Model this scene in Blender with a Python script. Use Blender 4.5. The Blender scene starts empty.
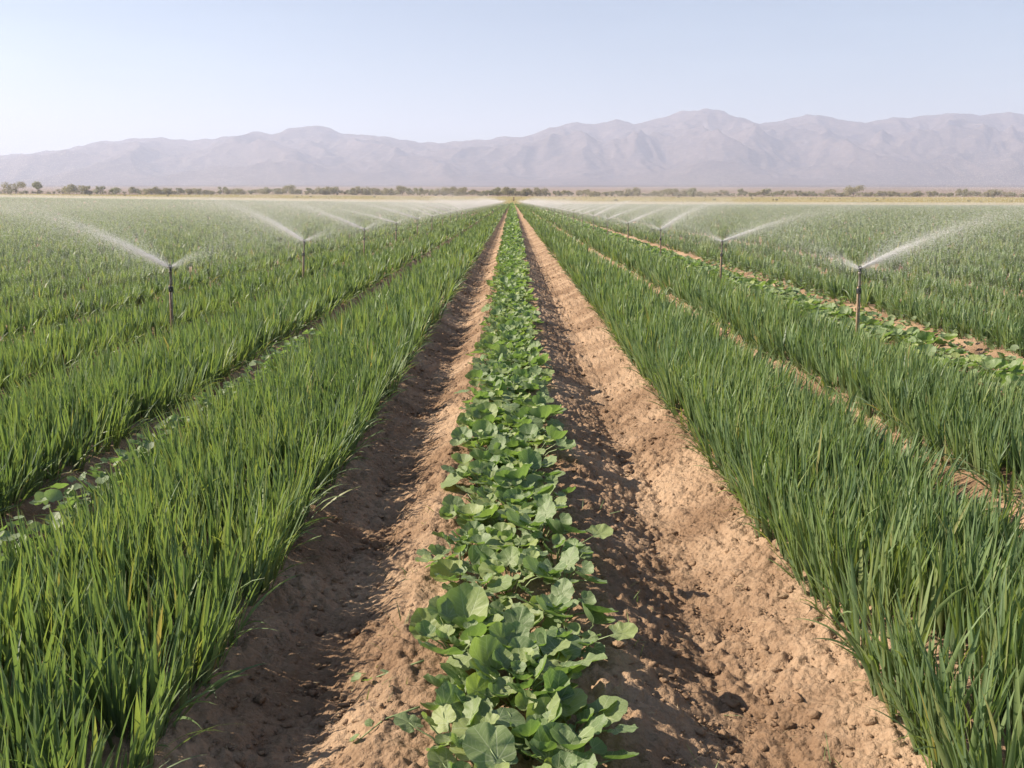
import bpy, math, random
import numpy as np
from mathutils import Vector, Matrix

random.seed(7)
RNG = np.random.default_rng(11)
scene = bpy.context.scene
COL = scene.collection
PI = math.pi

# ------------------------------------------------------------------ basics
F_PX = 900.0
CAM_H = 2.2
HORIZ = 200.0
PITCH = math.atan((384 - HORIZ) / F_PX)
FIELD_END = 500.0
SUN_VEC = Vector((-1.0, 0.10, 0.68)).normalized()      # towards the sun


def tag(o, label=None, cat=None, group=None, kind=None):
    if label: o['label'] = label
    if cat: o['category'] = cat
    if group: o['group'] = group
    if kind: o['kind'] = kind
    return o


def empty(name, loc=(0, 0, 0), rz=0.0):
    o = bpy.data.objects.new(name, None)
    o.empty_display_size = 0.2
    o.location = loc
    o.rotation_euler = (0, 0, rz)
    COL.objects.link(o)
    return o


def link_mesh(name, me, mat=None, parent=None):
    o = bpy.data.objects.new(name, me)
    if mat is not None and not me.materials:
        me.materials.append(mat)
    COL.objects.link(o)
    if parent is not None:
        o.parent = parent
    return o


def mesh_np(name, verts, faces, attrs=None, smooth=True):
    """verts (N,3); faces: list of (M,k) arrays"""
    verts = np.ascontiguousarray(verts, dtype=np.float32)
    if not isinstance(faces, (list, tuple)):
        faces = [faces]
    faces = [f for f in faces if len(f)]
    me = bpy.data.meshes.new(name)
    me.vertices.add(len(verts))
    me.vertices.foreach_set('co', verts.ravel())
    nl = sum(f.size for f in faces)
    npoly = sum(len(f) for f in faces)
    me.loops.add(nl)
    me.loops.foreach_set('vertex_index', np.concatenate([f.ravel() for f in faces]).astype(np.int32))
    me.polygons.add(npoly)
    tot = np.concatenate([np.full(len(f), f.shape[1], dtype=np.int32) for f in faces])
    start = np.concatenate([[0], np.cumsum(tot)[:-1]]).astype(np.int32)
    me.polygons.foreach_set('loop_start', start)
    me.polygons.foreach_set('loop_total', tot)
    me.polygons.foreach_set('use_smooth', np.full(npoly, smooth, dtype=bool))
    me.update(calc_edges=True)
    for k, v in (attrs or {}).items():
        a = me.attributes.new(k, 'FLOAT', 'POINT')
        a.data.foreach_set('value', np.ascontiguousarray(v, dtype=np.float32))
    return me


def cat_geo(parts):
    """parts: list of (verts, [faces], {attr})"""
    V, Fd, A, off = [], {}, {}, 0
    for v, fs, at in parts:
        V.append(v)
        for f in fs:
            Fd.setdefault(f.shape[1], []).append(f + off)
        for k, x in at.items():
            A.setdefault(k, []).append(x)
        off += len(v)
    return np.concatenate(V), [np.concatenate(x) for x in Fd.values()], {k: np.concatenate(x) for k, x in A.items()}


# ------------------------------------------------------------------ noise
def _hash(ix, iy, seed):
    h = (ix.astype(np.int64) * 374761393 + iy.astype(np.int64) * 668265263 + seed * 1442695041) & 0xffffffff
    h = ((h ^ (h >> 13)) * 1274126177) & 0xffffffff
    return ((h ^ (h >> 16)) & 0xffffffff) / 4294967296.0


def perlin(x, y, seed=0):
    ix = np.floor(x); iy = np.floor(y)
    fx = x - ix; fy = y - iy
    ux = fx * fx * fx * (fx * (fx * 6 - 15) + 10)
    uy = fy * fy * fy * (fy * (fy * 6 - 15) + 10)

    def g(dx, dy):
        a = _hash(ix + dx, iy + dy, seed) * 2 * PI
        return np.cos(a) * (fx - dx) + np.sin(a) * (fy - dy)
    return (g(0, 0) * (1 - ux) + g(1, 0) * ux) * (1 - uy) + (g(0, 1) * (1 - ux) + g(1, 1) * ux) * uy


def fbm(x, y, octaves=4, seed=0, gain=0.5):
    s = 0; a = 1
    for i in range(octaves):
        s = s + a * perlin(x, y, seed + i * 17)
        x = x * 2.03 + 11.3; y = y * 2.03 - 7.1; a *= gain
    return s


def worley(x, y, seed=0):
    """distance to nearest jittered cell point (unit cells)"""
    ix = np.floor(x); iy = np.floor(y)
    best = np.full(np.shape(x), 9.0)
    for dx in (-1, 0, 1):
        for dy in (-1, 0, 1):
            cx = ix + dx; cy = iy + dy
            px = cx + _hash(cx, cy, seed); py = cy + _hash(cx, cy, seed + 5)
            d = (x - px) ** 2 + (y - py) ** 2
            best = np.minimum(best, d)
    return np.sqrt(best)


def sstep(a, b, x):
    t = np.clip((x - a) / (b - a), 0, 1)
    return t * t * (3 - 2 * t)


# ------------------------------------------------------------------ beds
L_BEDS = [(-2.86, -1.42), (-5.05, -3.62)]
R_BEDS = [(1.68, 3.14), (3.74, 5.08)]
LEAF_BED = (5.30, 6.45)
L_FIELD = []
x = -5.75
while x > -400:
    L_FIELD.append((x - 1.32, x)); x -= 2.15
R_FIELD = []
x = 7.35
i = 0
while x < 400:
    w = 1.25 if i == 1 else 1.32
    R_FIELD.append((x, x + w)); x += 2.15 + (0.55 if i == 1 else 0); i += 1

_px, _pz = [0.0], [0.0]
def _addp(px, pz): _px.append(px); _pz.append(pz)
def build_profile(beds, centre_edge):
    pts = [(0, 0.0), (centre_edge, -0.005)]
    for a, b in beds:
        prev = pts[-1][0]
        m = prev + (a - prev) * 0.5
        dep = min(0.21, 0.25 * (a - prev))
        pts += [(m - 0.08, -dep), (m + 0.1, -dep + 0.01), (a + 0.02, -0.02), ((a + b) / 2, 0.01), (b - 0.02, -0.02)]
    return np.array(pts).T
PR = build_profile([(1.62, 3.02), (3.80, 5.0), LEAF_BED] + R_FIELD[:12], 0.55)
PL = build_profile([(-b, -a) for a, b in L_BEDS + L_FIELD[:12]], 0.55)


def far_ground(X, Y):
    z = np.interp(Y, [0, FIELD_END, 850, 1500, 3000, 4600, 14000], [0, 0, 5.7, 14, 38, 68, 120])
    r = sstep(60, 400, Y)
    kl = np.interp(Y, [0, FIELD_END, 850, 1500], [0.0125, 0.0125, 0.0042, 0.002])
    kr = np.interp(Y, [0, FIELD_END, 850, 1500], [0.0030, 0.0030, 0.0020, 0.001])
    return z - np.where(X < 0, kl, kr) * np.clip(X, -600, 600) * r + 0.9 * fbm(X / 160, Y / 160, 2, 3) * sstep(FIELD_END, 900, Y)


def ground_z(X, Y):
    X = np.asarray(X, float); Y = np.asarray(Y, float)
    prof = np.where(X >= 0, np.interp(X, PR[0], PR[1]), np.interp(-X, PL[0], PL[1]))
    prof = np.where(np.abs(X) > 28, 0, prof) * (1 - sstep(FIELD_END - 5, FIELD_END, Y))
    und = 0.022 * fbm(X / 0.7, Y / 0.9, 2, 41) + 0.012 * fbm(X / 0.22, Y / 0.25, 2, 43)
    return far_ground(X, Y) + prof + und * (np.abs(X) < 28)


# ------------------------------------------------------------------ materials
def new_mat(name):
    m = bpy.data.materials.new(name)
    m.use_nodes = True
    nt = m.node_tree
    for n in list(nt.nodes): nt.nodes.remove(n)
    out = nt.nodes.new('ShaderNodeOutputMaterial')
    return m, nt, out


def N(nt, t, **kw):
    n = nt.nodes.new(t)
    for k, v in kw.items():
        if k.startswith('i_'):
            n.inputs[k[2:].replace('_', ' ')].default_value = v
        else:
            setattr(n, k, v)
    return n


def ramp(nt, fac, stops):
    r = nt.nodes.new('ShaderNodeValToRGB')
    e = r.color_ramp.elements
    while len(e) > 1: e.remove(e[-1])
    e[0].position = stops[0][0]; e[0].color = (*stops[0][1], 1)
    for p, c in stops[1:]:
        q = e.new(p); q.color = (*c, 1)
    nt.links.new(fac, r.inputs['Fac'])
    return r.outputs['Color']


def mixc(nt, fac, a, b, mode='MIX'):
    m = nt.nodes.new('ShaderNodeMix'); m.data_type = 'RGBA'; m.blend_type = mode
    L = nt.links.new
    for s, v in ((m.inputs[0], fac), (m.inputs[6], a), (m.inputs[7], b)):
        if hasattr(v, 'is_output'): L(v, s)
        elif isinstance(v, (int, float)): s.default_value = v
        else: s.default_value = (*v, 1)
    return m.outputs[2]


def math_n(nt, op, a, b=None, clamp=False):
    m = nt.nodes.new('ShaderNodeMath'); m.operation = op; m.use_clamp = clamp
    for s, v in zip(m.inputs, (a, b)):
        if v is None: continue
        if hasattr(v, 'is_output'): nt.links.new(v, s)
        else: s.default_value = v
    return m.outputs[0]


def noise_tex(nt, vec, scale, detail=4, rough=0.55):
    n = N(nt, 'ShaderNodeTexNoise', i_Scale=scale, i_Detail=detail, i_Roughness=rough)
    nt.links.new(vec, n.inputs['Vector'])
    return n.outputs['Fac']


def leaf_shader(nt, out, col, tcol, rough=0.45, trans=0.4, spec=0.4, bump=None):
    p = N(nt, 'ShaderNodeBsdfPrincipled', i_Roughness=rough)
    p.inputs['Specular IOR Level'].default_value = spec
    t = N(nt, 'ShaderNodeBsdfTranslucent')
    mx = N(nt, 'ShaderNodeMixShader', i_Fac=trans)
    L = nt.links.new
    L(col, p.inputs['Base Color']); L(tcol, t.inputs['Color'])
    if bump is not None:
        L(bump, p.inputs['Normal'])
    L(p.outputs[0], mx.inputs[1]); L(t.outputs[0], mx.inputs[2]); L(mx.outputs[0], out.inputs[0])


def mat_wheat():
    m, nt, out = new_mat('wheat_leaf')
    r = N(nt, 'ShaderNodeAttribute', attribute_name='rnd').outputs['Fac']
    t = N(nt, 'ShaderNodeAttribute', attribute_name='tt').outputs['Fac']
    c = ramp(nt, r, [(0.0, (0.088, 0.142, 0.076)), (0.35, (0.142, 0.212, 0.100)), (0.7, (0.198, 0.270, 0.118)),
                     (0.93, (0.225, 0.27, 0.105)), (1.0, (0.38, 0.32, 0.15))])
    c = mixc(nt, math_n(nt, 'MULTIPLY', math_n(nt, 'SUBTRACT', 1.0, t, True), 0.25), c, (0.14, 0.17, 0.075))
    # pale dry tips
    c = mixc(nt, math_n(nt, 'MULTIPLY', math_n(nt, 'GREATER_THAN', t, 0.93), 0.35), c, (0.27, 0.25, 0.13))
    tc = mixc(nt, 1.0, c, (1.42, 1.45, 0.58), 'MULTIPLY')
    leaf_shader(nt, out, c, tc, 0.48, 0.36, 0.4)
    return m


def mat_leaf(name='melon_leaf', base=((0.118, 0.18, 0.072), (0.20, 0.268, 0.122), (0.33, 0.375, 0.12)), vein=(0.42, 0.47, 0.30)):
    m, nt, out = new_mat(name)
    r = N(nt, 'ShaderNodeAttribute', attribute_name='rnd').outputs['Fac']
    lx = N(nt, 'ShaderNodeAttribute', attribute_name='lx').outputs['Fac']
    ly = N(nt, 'ShaderNodeAttribute', attribute_name='ly').outputs['Fac']
    rad = math_n(nt, 'SQRT', math_n(nt, 'ADD', math_n(nt, 'MULTIPLY', lx, lx), math_n(nt, 'MULTIPLY', ly, ly)))
    vs = math.radians(33)
    th = math_n(nt, 'ARCTAN2', ly, lx)
    dth = math_n(nt, 'ABSOLUTE', math_n(nt, 'SUBTRACT', math_n(nt, 'FLOORED_MODULO', math_n(nt, 'ADD', th, vs / 2 + 4 * vs * 3), vs), vs / 2))
    wd = math_n(nt, 'SUBTRACT', 0.050, math_n(nt, 'MULTIPLY', rad, 0.020))
    v1 = math_n(nt, 'SUBTRACT', 1.0, math_n(nt, 'DIVIDE', math_n(nt, 'MULTIPLY', dth, rad), wd), True)
    # side veins branching off the main ones
    sv = math_n(nt, 'ABSOLUTE', math_n(nt, 'SUBTRACT', math_n(nt, 'FRACT', math_n(nt, 'SUBTRACT', math_n(nt, 'MULTIPLY', rad, 4.5), math_n(nt, 'MULTIPLY', dth, 5.0))), 0.5))
    v2 = math_n(nt, 'MULTIPLY', math_n(nt, 'SUBTRACT', 1.0, math_n(nt, 'MULTIPLY', sv, 7.0), True), 0.45)
    v = math_n(nt, 'MAXIMUM', v1, v2)
    tc_ = N(nt, 'ShaderNodeTexCoord').outputs['Object']
    nz = noise_tex(nt, tc_, 60, 3)
    c = ramp(nt, r, [(0.0, base[0]), (0.6, base[1]), (1.0, base[2])])
    c = mixc(nt, math_n(nt, 'MULTIPLY', v, 0.75), c, vein)
    c = mixc(nt, math_n(nt, 'MULTIPLY', nz, 0.35), c, (0.14, 0.20, 0.10))
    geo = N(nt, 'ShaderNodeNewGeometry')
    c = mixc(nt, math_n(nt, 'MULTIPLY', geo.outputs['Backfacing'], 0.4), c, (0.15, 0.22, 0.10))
    tc = mixc(nt, 1.0, c, (1.35, 1.6, 0.6), 'MULTIPLY')
    b = N(nt, 'ShaderNodeBump', i_Strength=0.35, i_Distance=0.004)
    nt.links.new(math_n(nt, 'ADD', nz, math_n(nt, 'MULTIPLY', v, -0.6)), b.inputs['Height'])
    leaf_shader(nt, out, c, tc, 0.5, 0.36, 0.38, b.outputs[0])
    return m


def simple(name, col, rough=0.7, metal=0.0, var=0.25, scale=8.0, bump=0.0, bscale=40):
    m, nt, out = new_mat(name)
    p = N(nt, 'ShaderNodeBsdfPrincipled', i_Roughness=rough, i_Metallic=metal)
    tc = N(nt, 'ShaderNodeTexCoord').outputs['Object']
    nz = noise_tex(nt, tc, scale, 5)
    dark = tuple(c * (1 - var) for c in col); lite = tuple(min(1, c * (1 + var)) for c in col)
    nt.links.new(ramp(nt, nz, [(0.3, dark), (0.7, lite)]), p.inputs['Base Color'])
    if bump:
        b = N(nt, 'ShaderNodeBump', i_Strength=bump, i_Distance=0.01)
        nt.links.new(noise_tex(nt, tc, bscale, 5), b.inputs['Height'])
        nt.links.new(b.outputs[0], p.inputs['Normal'])
    nt.links.new(p.outputs[0], out.inputs[0])
    return m


SOIL_A, SOIL_B, SOIL_C = (0.25, 0.16, 0.098), (0.40, 0.272, 0.175), (0.50, 0.36, 0.24)


def mat_ground():
    m, nt, out = new_mat('ground_soil')
    L = nt.links.new
    p = N(nt, 'ShaderNodeBsdfPrincipled', i_Roughness=0.92)
    p.inputs['Specular IOR Level'].default_value = 0.15
    pos = N(nt, 'ShaderNodeNewGeometry').outputs['Position']
    sep = N(nt, 'ShaderNodeSeparateXYZ'); L(pos, sep.inputs[0])
    n1 = noise_tex(nt, pos, 2.2, 6, 0.6)
    n2 = noise_tex(nt, pos, 28, 5, 0.65)
    n3 = noise_tex(nt, pos, 160, 3, 0.6)
    soil = ramp(nt, n1, [(0.3, SOIL_A), (0.5, SOIL_B), (0.72, SOIL_C)])
    soil = mixc(nt, 0.55, soil, ramp(nt, n2, [(0.28, (0.17, 0.105, 0.06)), (0.5, SOIL_B), (0.72, (0.42, 0.305, 0.21))]))
    soil = mixc(nt, math_n(nt, 'MULTIPLY', math_n(nt, 'GREATER_THAN', n3, 0.64), 0.5), soil, (0.52, 0.41, 0.28))
    # dry strip beyond the field: straw coloured grass with bare and green patches
    mp = N(nt, 'ShaderNodeMapping'); L(pos, mp.inputs['Vector']); mp.inputs['Scale'].default_value = (0.012, 0.03, 0.01)
    d1 = noise_tex(nt, mp.outputs[0], 1.0, 6, 0.65)
    d2 = noise_tex(nt, mp.outputs[0], 9.0, 4, 0.6)
    dry = ramp(nt, d1, [(0.32, (0.16, 0.21, 0.06)), (0.46, (0.34, 0.29, 0.09)), (0.62, (0.46, 0.36, 0.12)), (0.75, (0.50, 0.40, 0.20))])
    dry = mixc(nt, 0.3, dry, ramp(nt, d2, [(0.35, (0.2, 0.17, 0.08)), (0.65, (0.52, 0.43, 0.25))]))
    c = mixc(nt, math_n(nt, 'GREATER_THAN', sep.outputs['Y'], FIELD_END - 1), soil, dry)
    # pale sandy track in front of the trees, then scrub plain rising to the hills
    pale = mixc(nt, d2, (0.50, 0.42, 0.30), (0.60, 0.52, 0.40))
    tr = math_n(nt, 'MULTIPLY', math_n(nt, 'GREATER_THAN', sep.outputs['Y'], 815), math_n(nt, 'LESS_THAN', sep.outputs['Y'], 850))
    c = mixc(nt, math_n(nt, 'MULTIPLY', tr, 0.75), c, pale)
    mp2 = N(nt, 'ShaderNodeMapping'); L(pos, mp2.inputs['Vector']); mp2.inputs['Scale'].default_value = (0.002, 0.0035, 0.01)
    s1 = noise_tex(nt, mp2.outputs[0], 1.5, 7, 0.7)
    scrub = ramp(nt, s1, [(0.35, (0.17, 0.13, 0.085)), (0.5, (0.28, 0.20, 0.145)), (0.68, (0.38, 0.29, 0.21))])
    c = mixc(nt, math_n(nt, 'GREATER_THAN', sep.outputs['Y'], 850), c, scrub)
    # damp, darker stretches of earth where the spray has drifted
    wet = ramp(nt, noise_tex(nt, pos, 0.75, 5, 0.6), [(0.42, (0.62, 0.58, 0.55)), (0.58, (1, 1, 1))])
    c = mixc(nt, 1.0, c, wet, 'MULTIPLY')
    L(c, p.inputs['Base Color'])
    b = N(nt, 'ShaderNodeBump', i_Strength=1.0, i_Distance=0.03)
    v = N(nt, 'ShaderNodeTexVoronoi', i_Scale=38.0); L(pos, v.inputs['Vector'])
    h = math_n(nt, 'ADD', math_n(nt, 'MULTIPLY', n2, 0.8), math_n(nt, 'MULTIPLY', n3, 0.25))
    h = math_n(nt, 'ADD', h, math_n(nt, 'MULTIPLY', v.outputs['Distance'], -0.4))
    L(h, b.inputs['Height']); L(b.outputs[0], p.inputs['Normal'])
    L(p.outputs[0], out.inputs[0])
    return m


M_WHEAT = mat_wheat()
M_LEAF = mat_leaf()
M_WEED = mat_leaf('weed_leaf', ((0.14, 0.19, 0.10), (0.20, 0.26, 0.13), (0.30, 0.34, 0.19)), (0.34, 0.38, 0.24))
M_GROUND = mat_ground()
M_CLOD = simple('soil_clod', (0.39, 0.275, 0.18), 0.95, 0, 0.35, 24, 0.9, 90)
M_STRAW = simple('dry_straw', (0.46, 0.35, 0.20), 0.8, 0, 0.3, 3)
M_STEM = simple('green_stem', (0.20, 0.26, 0.11), 0.5, 0, 0.2, 20)
M_RUST = simple('weathered_stake', (0.30, 0.20, 0.13), 0.75, 0.0, 0.4, 9, 0.4, 60)
M_PIPE = simple('dull_steel_pipe', (0.20, 0.175, 0.15), 0.6, 0.3, 0.3, 12, 0.2, 50)
M_BLACK = simple('black_plastic', (0.03, 0.03, 0.033), 0.45, 0, 0.3, 12)
M_BRASS = simple('old_brass', (0.22, 0.15, 0.07), 0.4, 0.8, 0.3, 20)
M_BARK = simple('bark', (0.16, 0.12, 0.09), 0.9, 0, 0.3, 3)


def mat_water():
    m, nt, out = new_mat('spray_water')
    d = N(nt, 'ShaderNodeBsdfDiffuse'); d.inputs['Color'].default_value = (0.97, 0.97, 0.98, 1)
    t = N(nt, 'ShaderNodeBsdfTranslucent'); t.inputs['Color'].default_value = (0.97, 0.97, 0.97, 1)
    mx = N(nt, 'ShaderNodeMixShader', i_Fac=0.5)
    nt.links.new(d.outputs[0], mx.inputs[1]); nt.links.new(t.outputs[0], mx.inputs[2]); nt.links.new(mx.outputs[0], out.inputs[0])
    return m
M_WATER = mat_water()


def mat_crown(name, a, b):
    m, nt, out = new_mat(name)
    r = N(nt, 'ShaderNodeAttribute', attribute_name='rnd').outputs['Fac']
    inf = N(nt, 'ShaderNodeObjectInfo').outputs['Random']
    c = ramp(nt, r, [(0, a), (1, b)])
    c = mixc(nt, math_n(nt, 'MULTIPLY', inf, 0.5), c, (0.29, 0.25, 0.17))
    tc = mixc(nt, 1.0, c, (1.2, 1.3, 0.7), 'MULTIPLY')
    leaf_shader(nt, out, c, tc, 0.7, 0.3, 0.15)
    return m
M_CROWNS = [mat_crown('olive_foliage', (0.20, 0.18, 0.115), (0.35, 0.31, 0.20)),
            mat_crown('grey_green_foliage', (0.185, 0.185, 0.12), (0.33, 0.32, 0.20))]


# ------------------------------------------------------------------ ground sheet
def axis(segs):
    out = []
    for a, b, s in segs:
        out.append(np.arange(a, b - 1e-6, s))
    return np.concatenate(out)

def geo_axis(a, b, k, s0):
    out = [a]; s = s0
    while out[-1] < b:
        out.append(out[-1] + s); s *= k
    out[-1] = b
    return np.array(out)

xp = np.concatenate([np.arange(0, 2.0, 0.011), np.arange(2.0, 5.4, 0.03), np.arange(5.4, 14, 0.07), geo_axis(14, 28, 1.0, 0.25),
                     geo_axis(28.3, 13500, 1.09, 1.0)])
gx = np.concatenate([-xp[:0:-1], xp])
gy = np.concatenate([np.array([-60, -20, -8, -3, -1, 0, 1, 1.6, 2.1, 2.4]), np.arange(2.6, 8.5, 0.012), geo_axis(8.5, 60, 1.012, 0.02)[:],
                     geo_axis(61, 13500, 1.03, 1.2)])
GX, GY = np.meshgrid(gx, gy)
GZ = ground_z(GX, GY)
near = (GY < 60) & (np.abs(GX) < 5.4)
fade = (1 - sstep(2.4, 5.4, np.abs(GX))) * (1 - sstep(25, 60, GY))
w1 = worley(GX / 0.085 + 0.4 * perlin(GX * 9, GY * 9, 7), GY / 0.085, 9)
w2 = worley(GX / 0.034, GY / 0.034 + 0.5 * perlin(GX * 20, GY * 20, 2), 19)
rough = 0.5 + 0.9 * sstep(-0.25, 0.35, fbm(GX / 0.5, GY / 0.5, 3, 77))
det = rough * (0.048 * np.clip(0.55 - w1, -0.3, 0.5) + 0.011 * np.clip(0.5 - w2, -0.3, 0.5)) + 0.016 * np.abs(fbm(GX / 0.06, GY / 0.06, 3, 5)) ** 0.8 \
    + 0.024 * fbm(GX / 0.17, GY / 0.2, 3, 15) + 0.022 * np.clip(0.5 - worley(GX / 0.21 + 0.5 * perlin(GX * 5, GY * 5, 3), GY / 0.24, 29), 0, 0.5)
# smooth wheel-rubbed crust on the right-hand bank
GZ = GZ + det * fade
ny, nx = GX.shape
idx = np.arange(ny * nx).reshape(ny, nx)
quads = np.stack([idx[:-1, :-1], idx[:-1, 1:], idx[1:, 1:], idx[1:, :-1]], -1).reshape(-1, 4)
me = mesh_np('ground', np.stack([GX, GY, GZ], -1).reshape(-1, 3), quads)
tag(link_mesh('ground', me, M_GROUND), kind='structure')
del GX, GY, GZ, w1, w2, det, rough, fade


# ------------------------------------------------------------------ blades
def blades(base, L, W, az, lean, curve, rnd, nseg=5, fold=True, twist=None):
    n = len(base)
    t = np.linspace(0, 1, nseg + 1)
    phi = lean[:, None] + curve[:, None] * t[None, :] ** 1.6
    sx = np.sin(phi); cz = np.cos(phi)
    dt = 1.0 / nseg
    r = np.concatenate([np.zeros((n, 1)), np.cumsum((sx[:, 1:] + sx[:, :-1]) / 2 * dt, 1)], 1) * L[:, None]
    z = np.concatenate([np.zeros((n, 1)), np.cumsum((cz[:, 1:] + cz[:, :-1]) / 2 * dt, 1)], 1) * L[:, None]
    ca = np.cos(az)[:, None]; sa = np.sin(az)[:, None]
    C = np.stack([base[:, 0:1] + r * ca, base[:, 1:2] + r * sa, base[:, 2:3] + z], -1)
    P = np.stack([-np.sin(az), np.cos(az), np.zeros(n)], -1)[:, None, :]
    Nn = np.stack([-cz * ca, -cz * sa, sx], -1)
    if twist is None: twist = RNG.uniform(-1.2, 1.2, n)
    tau = twist[:, None] * (0.3 + t[None, :])
    Wd = np.cos(tau)[..., None] * P + np.sin(tau)[..., None] * Nn
    wp = np.minimum(1, 0.45 + 2.2 * t) * (1 - t ** 2.6) + 0.02
    hw = 0.5 * W[:, None] * wp[None, :]
    a = C - Wd * hw[..., None]; b = C + Wd * hw[..., None]
    tt = np.broadcast_to(t[None, :], (n, nseg + 1))
    if fold:
        up = np.cross(Wd, np.stack([sx * ca, sx * sa, cz], -1))
        mid = C + up * (hw * 0.45)[..., None]
        V = np.stack([a, mid, b], 2).reshape(-1, 3); k = 3
    else:
        V = np.stack([a, b], 2).reshape(-1, 3); k = 2
    at = {'rnd': np.repeat(rnd, k * (nseg + 1)), 'tt': np.repeat(tt.reshape(-1), k)}
    o = (np.arange(n) * (nseg + 1) * k)[:, None, None, None]
    s = (np.arange(nseg) * k)[None, :, None, None]
    c = np.arange(k - 1)[None, None, :, None]
    q = o + s + c + np.array([0, 1, k + 1, k])[None, None, None, :]
    return V, [q.reshape(-1, 4)], at


def sample_y(dens, y0, y1, width, rng):
    ys = np.geomspace(y0, y1, 400)
    d = dens(ys) * width
    cdf = np.concatenate([[0], np.cumsum((d[1:] + d[:-1]) / 2 * np.diff(ys))])
    n = int(cdf[-1])
    if n < 1: return np.zeros(0)
    return np.interp(rng.uniform(0, cdf[-1], n), cdf, ys)


CL = 118.0      # clumps per square metre close up
def clump_density(y): return CL * np.minimum(1, (9.0 / y)) ** 1.62


def wheat_geo(beds, ymax=FIELD_END - 2, edge_side=None, yellow=0.0, lean_bias=0.0):
    parts = []
    for (a, b) in beds:
        am = min(abs(a), abs(b))
        y0 = max(2.3, (am - 2.2) / 0.60)
        if y0 >= ymax: continue
        yc = sample_y(clump_density, y0, ymax, b - a, RNG)
        n = len(yc)
        if n == 0: continue
        u = RNG.uniform(0, 1, n)
        # bed edges wander a little
        xa = a + 0.08 * perlin(yc / 0.6, yc * 0 + a, 3) + 0.07 * perlin(yc / 3.1, yc * 0 + a, 6); xb = b + 0.08 * perlin(yc / 0.6, yc * 0 + b, 4) + 0.07 * perlin(yc / 3.1, yc * 0 + b, 8)
        xc = xa + (xb - xa) * u
        keep = RNG.uniform(0, 1, n) < np.clip(1.12 + 1.5 * fbm(xc / 0.55, yc / 0.8, 2, 55), 0.35, 1)
        xc = xc[keep]; yc = yc[keep]; u = u[keep]; n = len(xc)
        k = 6
        xs = np.repeat(xc, k); ys = np.repeat(yc, k); us = np.repeat(u, k)
        m = len(xs)
        lod = np.maximum(1, ys / 9.0)
        ang = RNG.uniform(0, 2 * PI, m)
        rad = RNG.uniform(0, 0.028, m) * lod ** 0.7
        xs = xs + rad * np.cos(ang); ys = ys + rad * np.sin(ang)
        z = ground_z(xs, ys) - 0.015
        patch = fbm(xs / 1.3, ys / 2.2, 3, 91)
        L = (0.50 if am < 5.5 else 0.43) * (1 + 0.2 * patch) * RNG.uniform(0.5, 1.14, m)
        # outer leaves lean out over the furrow
        e = np.where(us < 0.5, -1, 1) * np.clip(np.abs(us - 0.5) * 2 - 0.62, 0, 1) / 0.38
        dx = np.cos(ang) * 0.8 + e * 1.1 + lean_bias; dy = np.sin(ang) * 0.8
        az = np.arctan2(dy, dx)
        lean = RNG.uniform(0.0, 0.27, m) + 0.16 * np.abs(e) * RNG.uniform(0, 1, m)
        curve = RNG.gamma(0.9, 0.20, m) + 0.26 * np.abs(e) * RNG.uniform(0, 1, m)
        W = np.clip(RNG.normal(0.0235, 0.006, m), 0.009, 0.038) * lod ** 0.80
        rnd = np.clip(0.47 + 0.35 * patch + RNG.normal(0, 0.22, m) + np.repeat(RNG.normal(0, 0.1, n), k), 0, 0.93)
        rnd = np.where(RNG.uniform(0, 1, m) < 0.012 + yellow * np.abs(e) * 0.5, RNG.uniform(0.93, 1, m), rnd)
        nearm = ys < 9.5
        midm = (~nearm) & (ys < 40)
        farm = ys >= 40
        B = np.stack([xs, ys, z], -1)
        for msk, ns, fo in ((nearm, 6, True), (midm, 4, False), (farm, 2, False)):
            if msk.any():
                parts.append(blades(B[msk], L[msk], W[msk], az[msk], lean[msk], curve[msk], rnd[msk], ns, fo))
        # splayed lower leaves on the edges
        for side, xe in ((-1, a), (1, b)):
            if am > 9: continue
            ye = sample_y(lambda q: 26 * np.minimum(1, 9 / q) ** 1.1, y0, min(ymax, 120), 1.0, RNG)
            m = len(ye)
            if not m: continue
            le = np.maximum(1, ye / 9)
            xs = xe - side * RNG.uniform(0.0, 0.10, m)
            az = np.where(side > 0, 0, PI) + RNG.normal(0, 0.65, m)
            B = np.stack([xs, ye, ground_z(xs, ye) - 0.01], -1)
            rn = np.clip(RNG.normal(0.4, 0.2, m), 0, 0.92)
            rn = np.where(RNG.uniform(0, 1, m) < 0.07 + yellow, RNG.uniform(0.93, 1, m), rn)
            parts.append(blades(B, RNG.uniform(0.22, 0.48, m), RNG.uniform(0.009, 0.017, m) * le ** 0.6, az, RNG.uniform(0.3, 0.85, m),
                                RNG.uniform(0.4, 1.45, m), rn, 7, False))
    return cat_geo(parts)


def wheat_row(name, beds, label, yellow=0.0):
    v, f, at = wheat_geo(beds, yellow=yellow)
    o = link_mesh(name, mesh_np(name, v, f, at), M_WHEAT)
    tag(o, label, 'crop row', 'rows of young wheat', 'stuff')
    return o

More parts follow.
